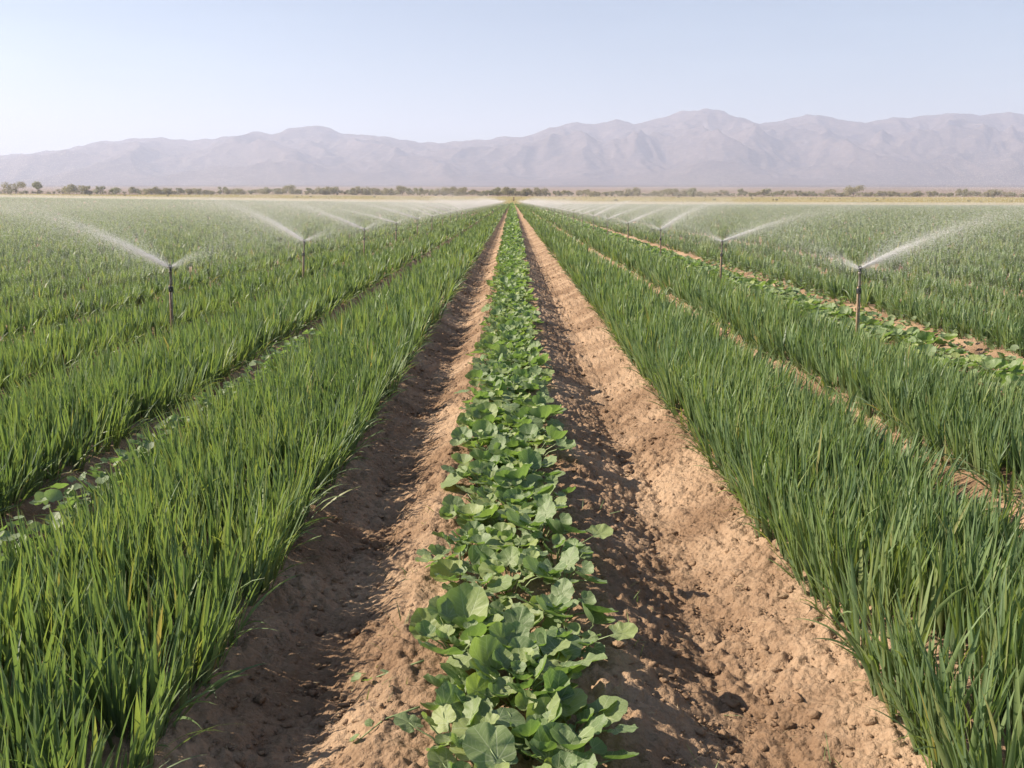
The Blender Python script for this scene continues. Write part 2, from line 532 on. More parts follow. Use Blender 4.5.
wheat_row('wheat_row', L_BEDS[:1], 'tall green wheat row along the left side of the left bare furrow')
wheat_row('wheat_row', L_BEDS[1:], 'second green wheat row to the left, in front of the left sprinklers')
wheat_row('wheat_row', R_BEDS[:1], 'blue green wheat row along the right side of the sunlit furrow', 0.05)
wheat_row('wheat_row', R_BEDS[1:], 'second blue green wheat row to the right, in front of the right sprinklers', 0.05)
v, f, at = wheat_geo(L_FIELD)
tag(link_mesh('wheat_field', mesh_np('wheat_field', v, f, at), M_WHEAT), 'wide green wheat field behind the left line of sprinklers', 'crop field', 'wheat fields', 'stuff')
v, f, at = wheat_geo(R_FIELD, yellow=0.04)
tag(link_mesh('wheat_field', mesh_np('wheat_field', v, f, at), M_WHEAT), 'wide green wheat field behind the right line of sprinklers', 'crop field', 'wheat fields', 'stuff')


# ------------------------------------------------------------------ round leaves
def round_leaves(pos, R, az, tilt, roll, rnd, rings=5, na=20, rng=RNG, detail=True):
    """leaf blade: petiole joins at local origin, blade runs along local +X; az heading, tilt of the blade up(+)/down(-)"""
    n = len(pos)
    rr = (np.arange(1, rings + 1) / rings)
    aa = np.arange(na) / na * 2 * PI
    RRr, AA = np.meshgrid(rr, aa, indexing='ij')
    RRr = RRr.ravel(); AA = AA.ravel()                     # M
    # outline: kidney with a notch at angle pi and shallow lobes
    prof = 1.0 - 0.48 * np.exp(-((np.abs(AA - PI)) / 0.30) ** 2) + 0.02 * np.cos(5 * AA) + 0.03 * np.cos(2 * AA)
    ph = rng.uniform(0, 2 * PI, n)[:, None]
    prof = prof[None, :] + 0.028 * np.cos(9 * AA[None, :] + ph) + 0.03 * np.sin(3 * AA[None, :] + ph * 1.7)
    asp = rng.uniform(0.9, 1.12, n)[:, None]
    X = RRr * np.cos(AA) * prof + 0.55
    Y = RRr * np.sin(AA) * prof * asp
    cup = rng.uniform(-0.05, 0.60, n)[:, None]
    fold = rng.uniform(0.0, 0.25, n)[:, None]
    ruf = rng.uniform(0.02, 0.085, n)[:, None]
    th = np.arctan2(RRr * np.sin(AA), RRr * np.cos(AA) + 0.55)       # angle seen from the petiole
    vs = math.radians(33)
    vd = np.abs(np.mod(th + vs / 2, vs) - vs / 2) / (vs / 2)         # 0 on a vein
    Z = cup * (X - 0.55) ** 2 + cup * Y ** 2 + fold * np.abs(Y) * 0.6 + ruf * RRr ** 2 * np.sin(6 * AA[None, :] + ph) \
        + ruf * 0.6 * RRr ** 2 * np.sin(11 * AA[None, :] + 2 * ph) + 0.028 * np.sin(vd * PI / 2)[None, :] * np.sqrt(RRr) * (1 - 0.5 * RRr)
    Z = Z - 0.15 * (X) ** 2 * rng.uniform(0, 1, n)[:, None]
    cx = np.full((n, 1), 0.55); c0 = np.zeros((n, 1))
    lx = np.concatenate([cx, X], 1); ly = np.concatenate([c0, Y], 1)
    X = np.concatenate([cx, X], 1); Y = np.concatenate([c0, Y], 1); Z = np.concatenate([c0, Z], 1)
    # roll about X, tilt about Y, az about Z
    cr, sr = np.cos(roll)[:, None], np.sin(roll)[:, None]
    Y, Z = Y * cr - Z * sr, Y * sr + Z * cr
    ct, st = np.cos(tilt)[:, None], np.sin(tilt)[:, None]
    X, Z = X * ct - Z * st, X * st + Z * ct
    ca, sa = np.cos(az)[:, None], np.sin(az)[:, None]
    X, Y = X * ca - Y * sa, X * sa + Y * ca
    V = np.stack([X, Y, Z], -1) * R[:, None, None] + pos[:, None, :]
    M = rings * na + 1
    j = np.arange(na); jn = (j + 1) % na
    tri = np.stack([np.zeros(na, int), 1 + j, 1 + jn], -1)
    q = []
    for r in range(rings - 1):
        q.append(np.stack([1 + r * na + j, 1 + (r + 1) * na + j, 1 + (r + 1) * na + jn, 1 + r * na + jn], -1))
    off = (np.arange(n) * M)[:, None, None]
    faces = [(tri[None] + off).reshape(-1, 3)]
    if q:
        faces.append((np.concatenate(q)[None] + off).reshape(-1, 4))
    return V.reshape(-1, 3), faces, {'rnd': np.repeat(rnd, M), 'lx': lx.ravel(), 'ly': ly.ravel()}


def tube_pts(pts, rads, k=5):
    pts = np.asarray(pts, float); n = len(pts)
    T = np.gradient(pts, axis=0); T /= np.linalg.norm(T, axis=1, keepdims=True) + 1e-9
    up = np.array([0.3, 0.2, 1.0]); up = np.where(np.abs(T[:, 2:3]) > 0.9, np.array([[1.0, 0.1, 0]]), up[None])
    A = np.cross(T, up); A /= np.linalg.norm(A, axis=1, keepdims=True)
    B = np.cross(T, A)
    a = np.arange(k) / k * 2 * PI
    V = pts[:, None] + (np.cos(a)[None, :, None] * A[:, None] + np.sin(a)[None, :, None] * B[:, None]) * np.asarray(rads)[:, None, None]
    idx = np.arange(n * k).reshape(n, k)
    q = np.stack([idx[:-1], np.roll(idx, -1, 1)[:-1], np.roll(idx, -1, 1)[1:], idx[1:]], -1).reshape(-1, 4)
    caps = [np.stack([idx[0, 0] * np.ones(k - 2, int), idx[0, 2:], idx[0, 1:-1]], -1), np.stack([idx[-1, 0] * np.ones(k - 2, int), idx[-1, 1:-1], idx[-1, 2:]], -1)]
    return V.reshape(-1, 3), [q, np.concatenate(caps)], {}


def plant_geo(seed, nl=19, spread=1.0):
    rng = np.random.default_rng(seed)
    az = np.arange(nl) * 2.399 + rng.uniform(-0.5, 0.5, nl)
    u = (np.arange(nl) + 0.5) / nl                        # 0 inner .. 1 outer
    plen = (0.10 + 0.115 * u) * rng.uniform(0.75, 1.2, nl) * spread
    el = np.radians(80 - 52 * u + rng.uniform(-9, 9, nl))
    base = np.stack([0.02 * np.cos(az), 0.02 * np.sin(az), np.full(nl, -0.02)], -1)
    tip = base + np.stack([plen * np.cos(el) * np.cos(az), plen * np.cos(el) * np.sin(az), 0.02 + plen * np.sin(el)], -1)
    R = (0.048 + 0.034 * u) * np.where(rng.uniform(0, 1, nl) < 0.22, rng.uniform(1.2, 1.45, nl), rng.uniform(0.55, 1.15, nl))
    tilt = np.radians(rng.uniform(-28, 45, nl) + 22 * (1 - u))
    roll = np.radians(rng.normal(0, 19, nl))
    laz = az + rng.normal(0, 0.45, nl)
    G = round_leaves(tip, R, laz, tilt, roll, np.clip(rng.normal(0.45, 0.22, nl) + 0.25 * (1 - u), 0, 1), rings=8, na=44, rng=rng)
    stems = []
    for i in range(nl):
        mid = base[i] * 0.5 + tip[i] * 0.5 + np.array([0, 0, 0.10 * plen[i] + 0.012])
        j = tip[i] + 0.5 * R[i] * np.array([np.cos(laz[i]) * np.cos(tilt[i]), np.sin(laz[i]) * np.cos(tilt[i]), np.sin(tilt[i])])
        stems.append(tube_pts([base[i], mid, tip[i], j], [0.005, 0.0042, 0.0032, 0.0015]))
    return G, cat_geo(stems)

NPROTO = 12
protos = []
for s in range(NPROTO):
    g, st = plant_geo(100 + s, nl=12 + (s * 5) % 6, spread=0.85 + 0.3 * (s % 3) / 2)
    protos.append((mesh_np('melon_foliage', *g), mesh_np('melon_stem', *st)))
    protos[-1][0].materials.append(M_LEAF); protos[-1][1].materials.append(M_STEM)


def melon_plant(x, y, s, rz, which, label, group):
    e = empty('melon_plant', (x, y, float(ground_z(x, y))), rz)
    e.scale = (s, s, s)
    tag(e, label, 'plant', group)
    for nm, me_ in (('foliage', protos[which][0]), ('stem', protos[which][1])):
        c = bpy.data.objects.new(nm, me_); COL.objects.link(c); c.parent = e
    return e

pr = random.Random(5)
y = 2.9
n_c = 0
SPECIAL = {}
centre = []
while y < 34:
    w = 0.215 + 0.05 * math.sin(y * 1.7)
    lanes = (-1, 0.05, 1)
    for li in lanes:
        centre.append((li * w + pr.uniform(-0.06, 0.06) - 0.03 + (0.04 if y < 5 else 0), y + pr.uniform(-0.07, 0.07) + (0.14 if li > 0.5 else 0)))
    y += 0.36 if y < 12 else 0.50
centre.sort(key=lambda p: p[1])
Y_STUFF_C = y
first_words = ['lowest', 'second lowest', 'third lowest', 'fourth lowest', 'fifth lowest', 'sixth lowest']
for i, (px_, py_) in enumerate(centre):
    if py_ < 3.25 and abs(px_) > 0.16 and px_ < 0: continue
    s = pr.uniform(0.88, 1.22) * (0.95 if abs(px_) > 0.2 else 1.05)
    n_c += 1
    if n_c <= 6:
        lab = f'broad-leaved melon plant, {first_words[n_c - 1]} in the frame in the centre row'
    else:
        lab = 'round-leaved green melon plant packed among others in the centre row'
    melon_plant(px_, py_, s, pr.uniform(0, 6.28), pr.randrange(NPROTO), lab, 'melon plants of the centre row' if n_c > 6 else 'melon plants at the near end of the centre row')

# leafy row on the right, half hidden behind the second wheat row
y = 8.6
n_r = 0
while y < 30 and n_r < 84:
    for li in (-0.32, 0.0, 0.32):
        melon_plant(5.86 + li + pr.uniform(-0.1, 0.1), y + pr.uniform(-0.15, 0.15), pr.uniform(0.9, 1.25), pr.uniform(0, 6.28), pr.randrange(NPROTO),
                    'low melon plant in the leafy row beside the right line of sprinklers', 'melon plants of the right leafy row')
        n_r += 1
    y += 0.55
Y_STUFF_R = y


def far_leaves(x0, x1, ystart, ymax, hgt):
    def dn(q): return 150 * np.minimum(1, 20 / q) ** 1.5
    ys = sample_y(dn, ystart, ymax, x1 - x0, RNG)
    n = len(ys)
    u = RNG.uniform(0, 1, n)
    xs = x0 + (x1 - x0) * u
    dome = 1 - (2 * u - 1) ** 2 * 0.75
    zs = ground_z(xs, ys) + hgt * dome * RNG.uniform(0.35, 1.0, n)
    R = RNG.uniform(0.04, 0.07, n) * np.maximum(1, ys / 20) ** 0.72
    return round_leaves(np.stack([xs, ys, zs], -1), R, RNG.uniform(0, 6.28, n), RNG.normal(0.1, 0.4, n), RNG.normal(0, 0.4, n),
                        np.clip(RNG.normal(0.5, 0.22, n), 0, 1), rings=2, na=9)

for a, b, ys_, lab in ((-0.52, 0.5, Y_STUFF_C - 0.2, 'leafy melon row shrinking to a thin line in the middle of the field'),
                       (5.35, 6.4, Y_STUFF_R - 0.2, 'leafy melon row narrowing into the distance beside the right sprinklers')):
    v, f, at = far_leaves(a, b, ys_, FIELD_END - 2, 0.24)
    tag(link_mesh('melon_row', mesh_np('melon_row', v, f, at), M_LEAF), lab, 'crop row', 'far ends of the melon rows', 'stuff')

# broad-leaved weeds in the side furrows and trailing at the bed edges
parts = []
def weeds(n, xf, y0, y1, rmin, rmax, h):
    ys = RNG.uniform(y0, y1, n) ** 1.0
    xs = xf(ys, n)
    z = ground_z(xs, ys) + RNG.uniform(0.01, h, n)
    parts.append(round_leaves(np.stack([xs, ys, z], -1), RNG.uniform(rmin, rmax, n), RNG.uniform(0, 6.28, n), RNG.normal(0.1, 0.4, n), RNG.normal(0, 0.35, n),
                              np.clip(RNG.normal(0.5, 0.25, n), 0, 1), rings=3, na=14))
weeds(900, lambda q, n: -2.93 + RNG.normal(0, 0.09, n), 3.6, 13, 0.022, 0.055, 0.44)
weeds(120, lambda q, n: -2.9 + RNG.normal(0, 0.14, n), 12, 40, 0.03, 0.06, 0.20)
weeds(260, lambda q, n: 3.3 + RNG.normal(0, 0.15, n), 4.5, 16, 0.025, 0.055, 0.14)
weeds(520, lambda q, n: 7.1 + RNG.normal(0, 0.16, n), 10, 34, 0.035, 0.075, 0.22)
v, f, at = cat_geo(parts)
tag(link_mesh('weeds', mesh_np('weeds', v, f, at), M_WEED), 'pale broad-leaved weeds sprawling in the side furrows and wheat edges', 'weeds', None, 'stuff')

# small trailing melon runners on the soil at left of the centre row
def runner(pts, leaves, label):
    P = np.array([(a, b, float(ground_z(a, b)) + c) for a, b, c in pts])
    t = np.linspace(0, 1, 12)
    s = np.linspace(0, 1, len(P))
    Q = np.stack([np.interp(t, s, P[:, i]) for i in range(3)], -1)
    e = empty('melon_runner', tuple(Q[0]))
    tag(e, label, 'vine')
    v_, f_, a_ = tube_pts(Q - Q[0], np.linspace(0.005, 0.0025, 12))
    link_mesh('stem', mesh_np('stem', v_, f_, a_), M_STEM, e)
    lp = np.array([[a, b, float(ground_z(a, b)) + 0.035] for a, b, r in leaves]) - Q[0]
    n = len(lp)
    G = round_leaves(lp, np.array([r for _, _, r in leaves]), RNG.uniform(0, 6.28, n), RNG.normal(0.15, 0.3, n), RNG.normal(0, 0.3, n), RNG.uniform(0.3, 0.8, n))
    link_mesh('foliage', mesh_np('foliage', *G), M_LEAF, e)
runner([(-0.42, 3.95, 0.05), (-0.58, 3.93, 0.02), (-0.70, 3.98, 0.012), (-0.80, 3.96, 0.01)], [(-0.62, 3.95, .022), (-0.74, 4.0, .03), (-0.69, 3.93, .028)],
       'short melon runner with three leaves creeping left onto the bare soil')
runner([(-0.40, 3.55, 0.05), (-0.55, 3.5, 0.015), (-0.66, 3.42, 0.012)], [(-0.60, 3.48, .02), (-0.67, 3.40, .026)],
       'small melon runner curling onto the soil near the bottom of the frame')

# ------------------------------------------------------------------ clods, straw, sprouts
def clod_template():
    me_ = bpy.data.meshes.new('tmp')
    import bmesh
    bm = bmesh.new(); bmesh.ops.create_icosphere(bm, subdivisions=2, radius=1.0)
    bm.verts.ensure_lookup_table()
    v_ = np.array([q.co[:] for q in bm.verts]); f_ = np.array([[q.index for q in fc.verts] for fc in bm.faces])
    bm.free(); bpy.data.meshes.remove(me_)
    return v_, f_
CV, CF = clod_template()

def clods(n, x_of, y_of, smin, smax, power=2.2):
    u = RNG.uniform(0, 1, n)
    s = smin * (1 - u * (1 - (smin / smax) ** power)) ** (-1 / power)
    y_ = y_of(n); x_ = x_of(n)
    z_ = ground_z(x_, y_) + 0.25 * s + 0.004
    sc = RNG.uniform(0.7, 1.25, (n, 1, 3)) * np.array([1, 1, 0.62])
    k1 = RNG.normal(0, 2.2, (n, 3)); k2 = RNG.normal(0, 4.0, (n, 3)); p1 = RNG.uniform(0, 6, (n, 1)); p2 = RNG.uniform(0, 6, (n, 1))
    k3 = RNG.normal(0, 8.0, (n, 3))
    dsp = 1 + 0.27 * np.sin(k1 @ CV.T + p1) + 0.17 * np.sin(k2 @ CV.T + p2) + 0.13 * np.sin(1.3 * k3 @ CV.T + p1)
    V = CV[None] * dsp[..., None] * sc * s[:, None, None]
    a = RNG.uniform(0, 6.28, n); ca, sa = np.cos(a)[:, None], np.sin(a)[:, None]
    X = V[..., 0] * ca - V[..., 1] * sa; Y = V[..., 0] * sa + V[..., 1] * ca
    V = np.stack([X, Y, V[..., 2]], -1) + np.stack([x_, y_, z_], -1)[:, None]
    return V.reshape(-1, 3), [(CF[None] + (np.arange(n) * len(CV))[:, None, None]).reshape(-1, 3)], {}

def furx(n):
    side = RNG.uniform(0, 1, n) < 0.5
    l = -RNG.triangular(0.5, 0.98, 1.6, n); r = RNG.triangular(0.45, 1.05, 1.85, n)
    return np.where(side, l, r)
yfn = lambda n: 2.8 + 10 * RNG.beta(1.0, 2.6, n)
yfar = lambda n: 8 + 30 * RNG.beta(1.0, 1.8, n)
v, f, at = cat_geo([clods(13000, furx, yfn, 0.0035, 0.040, 2.1), clods(1500, furx, yfar, 0.012, 0.045, 2.2),
                    clods(500, lambda n: -3.2 + RNG.normal(0, 0.2, n), lambda n: RNG.uniform(4.5, 14, n), 0.01, 0.04),
                    clods(500, lambda n: 3.35 + RNG.normal(0, 0.18, n), lambda n: RNG.uniform(4.5, 14, n), 0.01, 0.04)])
tag(link_mesh('soil_clods', mesh_np('soil_clods', v, f, at), M_GROUND), 'crumbly reddish brown clods of earth strewn over the furrows', 'soil clods', None, 'stuff')

n = 650
xs = furx(n); ys = yfn(n)
B = np.stack([xs, ys, ground_z(xs, ys) + 0.012], -1)
v, f, at = blades(B, RNG.uniform(0.02, 0.085, n), RNG.uniform(0.0015, 0.004, n), RNG.uniform(0, 6.28, n), RNG.uniform(1.3, 1.65, n), RNG.uniform(-0.2, 0.2, n), RNG.uniform(0, 1, n), 2, False)
tag(link_mesh('straw', mesh_np('straw', v, f, at), M_STRAW), 'scraps of pale dry straw lying on the bare soil', 'straw', None, 'stuff')

parts = []
for (cx, cy, cn) in [(0.78, 3.3, 7), (-0.62, 4.45, 9), (-0.58, 3.75, 8), (0.74, 4.9, 5), (-0.56, 5.2, 10), (0.98, 3.9, 4), (-0.6, 6.1, 8), (0.62, 4.3, 7), (-0.66, 4.1, 9), (1.35, 3.35, 4), (0.62, 6.2, 6)]:
    xs = cx + RNG.normal(0, 0.05, cn); ys = cy + RNG.normal(0, 0.07, cn)
    parts.append(blades(np.stack([xs, ys, ground_z(xs, ys)], -1), RNG.uniform(0.05, 0.16, cn), RNG.uniform(0.003, 0.008, cn), RNG.uniform(0, 6.28, cn), RNG.uniform(0.3, 1.3, cn),
                        RNG.uniform(0, 0.8, cn), RNG.uniform(0.3, 1, cn), 4, False))
v, f, at = cat_geo(parts)
tag(link_mesh('grass', mesh_np('grass', v, f, at), M_WHEAT), 'sparse thin grass sprouts on the bare soil beside the melon plants', 'grass', None, 'stuff')


# ------------------------------------------------------------------ sprinklers
def lathe(profile, k=14):
    pr_ = np.array(profile, float)
    a = np.arange(k) / k * 2 * PI
    V = np.stack([pr_[:, 0:1] * np.cos(a), pr_[:, 0:1] * np.sin(a), np.broadcast_to(pr_[:, 1:2], (len(pr_), k))], -1).reshape(-1, 3)
    idx = np.arange(len(pr_) * k).reshape(-1, k)
    q = np.stack([idx[:-1], np.roll(idx, -1, 1)[:-1], np.roll(idx, -1, 1)[1:], idx[1:]], -1).reshape(-1, 4)
    return V, [q], {}

def boxg(cx, cy, cz, sx, sy, sz, bev=0.15):
    s = np.array([[-1, -1, -1], [1, -1, -1], [1, 1, -1], [-1, 1, -1], [-1, -1, 1], [1, -1, 1], [1, 1, 1], [-1, 1, 1]], float) / 2
    return s * [sx, sy, sz] + [cx, cy, cz], [np.array([[0, 3, 2, 1], [4, 5, 6, 7], [0, 1, 5, 4], [1, 2, 6, 5], [2, 3, 7, 6], [3, 0, 4, 7]])], {}

SH = 1.19
def shift(g, d):
    return g[0] + np.array(d), g[1], g[2]

def spray_mesh(sgn, seed):
    """droplets: a main jet thrown away from the rows, a weaker arm, and drifting mist"""
    r = np.random.default_rng(seed)
    def jet(n, hx, hy, ang, reach, s0, s1, size0, size1, power):
        u = r.uniform(0, 1, n) ** power
        s = u * reach
        th = math.radians(ang)
        drop = 0.5 * (s / reach) ** 2 * reach * math.tan(th) * 1.05
        sig = s0 + s1 * s
        d = np.array([hx, hy]) / math.hypot(hx, hy); pd = np.array([-d[1], d[0]])
        lat = r.normal(0, 1, n) * sig * 0.9; ver = r.normal(0, 1, n) * sig * 0.5
        low = r.uniform(0, 1, n) < 0.45
        ver = ver - np.where(low, np.abs(r.normal(0, 1, n)) * sig * 1.3, 0)
        P = np.stack([s * d[0] + lat * pd[0], s * d[1] + lat * pd[1], s * math.tan(th) - drop + ver], -1)
        size = (size0 + (size1 - size0) * u) * r.uniform(0.6, 1.3, n)
        return P, size
    NJ = 30000 if sgn < 0 else 20000
    A = [jet(NJ, sgn * 0.80, 0.60, 15, 6.0, 0.005, 0.040, 0.0030, 0.0022, 2.1),
         jet(60000, sgn * 0.80, 0.60, 18, 8.5, 0.010, 0.25, 0.0022, 0.0020, 1.0),
         jet(13000, -sgn * 0.62, 0.78, 22, 4.2, 0.010, 0.22, 0.0024, 0.0018, 1.4)]
    n = 42000
    P = np.stack([sgn * r.gamma(2.2, 2.3, n) - sgn * 1.8, 1.8 + r.normal(0, 3.6, n), 0.30 + r.normal(0, 0.42, n)], -1)
    P[:, 2] = np.where(P[:, 2] < -0.6, r.uniform(-0.6, 0.6, n), P[:, 2])
    A.append((P, r.uniform(0.0016, 0.0024, n)))
    P = np.concatenate([a[0] for a in A]); S = np.concatenate([a[1] for a in A])
    T = np.array([[1, 1, 1], [1, -1, -1], [-1, 1, -1], [-1, -1, 1]], float) / 1.25
    n = len(P)
    a = r.uniform(0, 6.28, n); b = r.uniform(0, 6.28, n)
    Rm = np.empty((n, 3, 3))
    ca, sa, cb, sb = np.cos(a), np.sin(a), np.cos(b), np.sin(b)
    Rm[:, 0] = np.stack([ca, -sa * cb, sa * sb], -1); Rm[:, 1] = np.stack([sa, ca * cb, -ca * sb], -1); Rm[:, 2] = np.stack([0 * ca, sb, cb], -1)
    V = np.einsum('nij,kj->nki', Rm, T) * S[:, None, None] + P[:, None]
    F = np.array([[0, 1, 2], [0, 3, 1], [0, 2, 3], [1, 3, 2]])
    return mesh_np('water_spray', V.reshape(-1, 3), (F[None] + (np.arange(n) * 4)[:, None, None]).reshape(-1, 3), smooth=True)

SPRAYS = {(s, k): spray_mesh(s, 30 + k + (9 if s > 0 else 0)) for s in (-1, 1) for k in range(2)}
for m_ in SPRAYS.values(): m_.materials.append(M_WATER)

g_stake = cat_geo([lathe([(0.0, -0.25), (0.017, -0.25), (0.017, 0.5), (0.015, 0.9), (0.0, 0.905)], 10)])
me_stake = mesh_np('stake', *g_stake); me_stake.materials.append(M_RUST)
g_pipe = shift(lathe([(0, -0.2), (0.010, -0.2), (0.010, 1.02), (0, 1.021)], 10), (0.028, -0.004, 0))
me_pipe = mesh_np('riser_pipe', *g_pipe); me_pipe.materials.append(M_PIPE)
g_col = cat_geo([shift(lathe([(0.0, -0.04), (0.034, -0.04), (0.037, -0.03), (0.037, 0.03), (0.034, 0.04), (0.0, 0.04)], 14), (0.013, 0, 0.84)), boxg(0.013, -0.04, 0.84, 0.03, 0.03, 0.02)])
me_col = mesh_np('clamp', *g_col, smooth=False); me_col.materials.append(M_BLACK)
g_sl = shift(lathe([(0, 0.0), (0.021, 0.0), (0.022, 0.02), (0.020, 0.05), (0.018, 0.19), (0.027, 0.2), (0.027, 0.225), (0.0, 0.227)], 14), (0.02, 0, 0.90))
me_sl = mesh_np('upper_pipe', *g_sl); me_sl.materials.append(M_PIPE)
g_hd = shift(cat_geo([lathe([(0, 0), (0.022, 0), (0.022, 0.02), (0.016, 0.03), (0.015, 0.055), (0, 0.057)], 12), boxg(0, 0, 0.085, 0.03, 0.012, 0.012),
                      boxg(-0.018, 0, 0.06, 0.008, 0.014, 0.06), boxg(0.018, 0, 0.06, 0.008, 0.014, 0.06)]), (0.02, 0, SH - 0.062))
me_hd = mesh_np('sprinkler_head', *g_hd, smooth=False); me_hd.materials.append(M_BLACK)
g_nz = cat_geo([tube_pts([(0.02, 0, SH - 0.025), (-0.03, 0.02, SH - 0.012)], [0.011, 0.007], 8)])
me_nz = mesh_np('nozzle', *g_nz); me_nz.materials.append(M_BRASS)
me_nzR = mesh_np('nozzle', g_nz[0] * [-1, 1, 1] + [0.04, 0, 0], g_nz[1]); me_nzR.materials.append(M_BRASS)

ords = ['nearest', 'second', 'third', 'fourth', 'fifth', 'sixth', 'seventh', 'eighth', 'ninth', 'tenth']
for sgn, X0, Y0 in ((-1, -5.36, 14.05), (1, 5.32, 13.75)):
    side = 'left' if sgn < 0 else 'right'
    k = 0
    yy = Y0
    rr = random.Random(3 if sgn < 0 else 4)
    while yy < FIELD_END - 6:
        e = empty('sprinkler', (X0 + rr.uniform(-.05, .05) * (k > 0), yy, float(far_ground(X0, yy))), 0.0)
        e.rotation_euler = (rr.uniform(-.02, .02), rr.uniform(-.02, .02) - sgn * 0.035, rr.uniform(-0.10, 0.10))
        if k < 10:
            extra = ' tall sprinkler riser throwing a white jet of water' if k == 0 else ' sprinkler from the camera'
            lab = (f'{ords[k]}{extra} in the {side} line' if k == 0 else f'{ords[k]}{extra} in the line of risers on the {side}')
        else:
            lab = f'tiny distant sprinkler veiled in spray, beyond the tenth riser of the {side} line'
        tag(e, lab, 'sprinkler', f'sprinklers of the {side} line' + ('' if k < 10 else ' far away'))
        ch = [('stake', me_stake), ('riser_pipe', me_pipe), ('clamp', me_col), ('upper_pipe', me_sl), ('sprinkler_head', me_hd)]
        if k >= 14: ch = [ch[0], ch[3]]
        for nm, mm in ch:
            c = bpy.data.objects.new(nm, mm); COL.objects.link(c); c.parent = e
            if nm == 'sprinkler_head':
                nz = bpy.data.objects.new('nozzle', me_nz if sgn < 0 else me_nzR); COL.objects.link(nz); nz.parent = c
        c = bpy.data.objects.new('water_spray', SPRAYS[(sgn, k % 2)]); COL.objects.link(c); c.parent = e
        c.location = (0.02, 0, SH - 0.01)
        c.rotation_euler = (0, 0, rr.uniform(-0.30, 0.30) * (k > 0))
        f_ = rr.uniform(0.8, 1.15) if k else 1.0
        c.scale = (f_, f_, f_ * rr.uniform(0.85, 1.2) if k else 1.0)
        c['kind'] = 'stuff'
        k += 1
        yy += 9.25


# ------------------------------------------------------------------ trees and scrub
def crown_geo(seed, w, h, base, n=520, leaf=0.42):
    r = np.random.default_rng(seed)
    nb = 6 + seed % 5
    bc = np.stack([r.uniform(-0.5, 0.5, nb) * w * 0.75, r.uniform(-0.5, 0.5, nb) * w * 0.75, base + (h - base) * r.uniform(0.22, 0.80, nb)], -1)
    br = r.uniform(0.16, 0.30, nb) * w
    bt = r.integers(0, nb, n)
    d = r.normal(0, 1, (n, 3)); d /= np.linalg.norm(d, axis=1, keepdims=True)
    P = bc[bt] + d * (br[bt] * r.uniform(0.45, 1.08, n))[:, None] * np.array([1, 1, 0.78])
    P[:, 2] = np.clip(P[:, 2], base * 0.4, h)
    nrm = d + r.normal(0, 0.5, (n, 3)); nrm /= np.linalg.norm(nrm, axis=1, keepdims=True)
    A = np.cross(nrm, r.normal(0, 1, (n, 3))); A /= np.linalg.norm(A, axis=1, keepdims=True); B = np.cross(nrm, A)
    s = leaf * r.uniform(0.5, 1.2, n)[:, None]
    V = np.stack([P - A * s, P + B * s * 0.6, P + A * s, P - B * s * 0.6], 1).reshape(-1, 3)
    q = np.arange(n * 4).reshape(n, 4)
    rn = np.clip(0.5 + 0.25 * r.normal(0, 1, nb)[bt] + r.normal(0, 0.15, n), 0, 1)
    return V, [q], {'rnd': np.repeat(rn, 4)}

def trunk_geo(seed, w, h):
    r = np.random.default_rng(seed + 50)
    parts = [tube_pts([(0, 0, -0.3), (0.05, 0, h * .25), (0.1 * r.normal(), 0.1 * r.normal(), h * 0.6)], [0.05 * h * .6, 0.036 * h * .6, 0.015 * h * .6], 7)]
    for i in range(5):
        a = r.uniform(0, 6.28)
        parts.append(tube_pts([(0.03, 0, h * r.uniform(.15, .35)), (w * .16 * math.cos(a), w * .16 * math.sin(a), h * .5), (w * .33 * math.cos(a), w * .33 * math.sin(a), h * r.uniform(.6, .75))],
                              [0.02 * h, 0.012 * h, 0.004 * h], 5))
    return cat_geo(parts)

TP = []
for s, (w, h, b) in enumerate([(10, 7.5, 1.0), (6, 8.0, 2.6), (9, 6.2, .5), (7, 5.5, .4), (12, 8.0, .9), (7.5, 6.8, .8), (11, 5.4, .2)]):
    mc = mesh_np('crown', *crown_geo(s * 3 + 1, w, h, b, 1300 if w > 8 else 900)); mc.materials.append(M_CROWNS[s % 2])
    mt = mesh_np('trunk', *trunk_geo(s, w, h)); mt.materials.append(M_BARK)
    TP.append((mc, mt, w, h))

def px_to_X(px, Y): return (px - 512) / F_PX * Y * 0.98

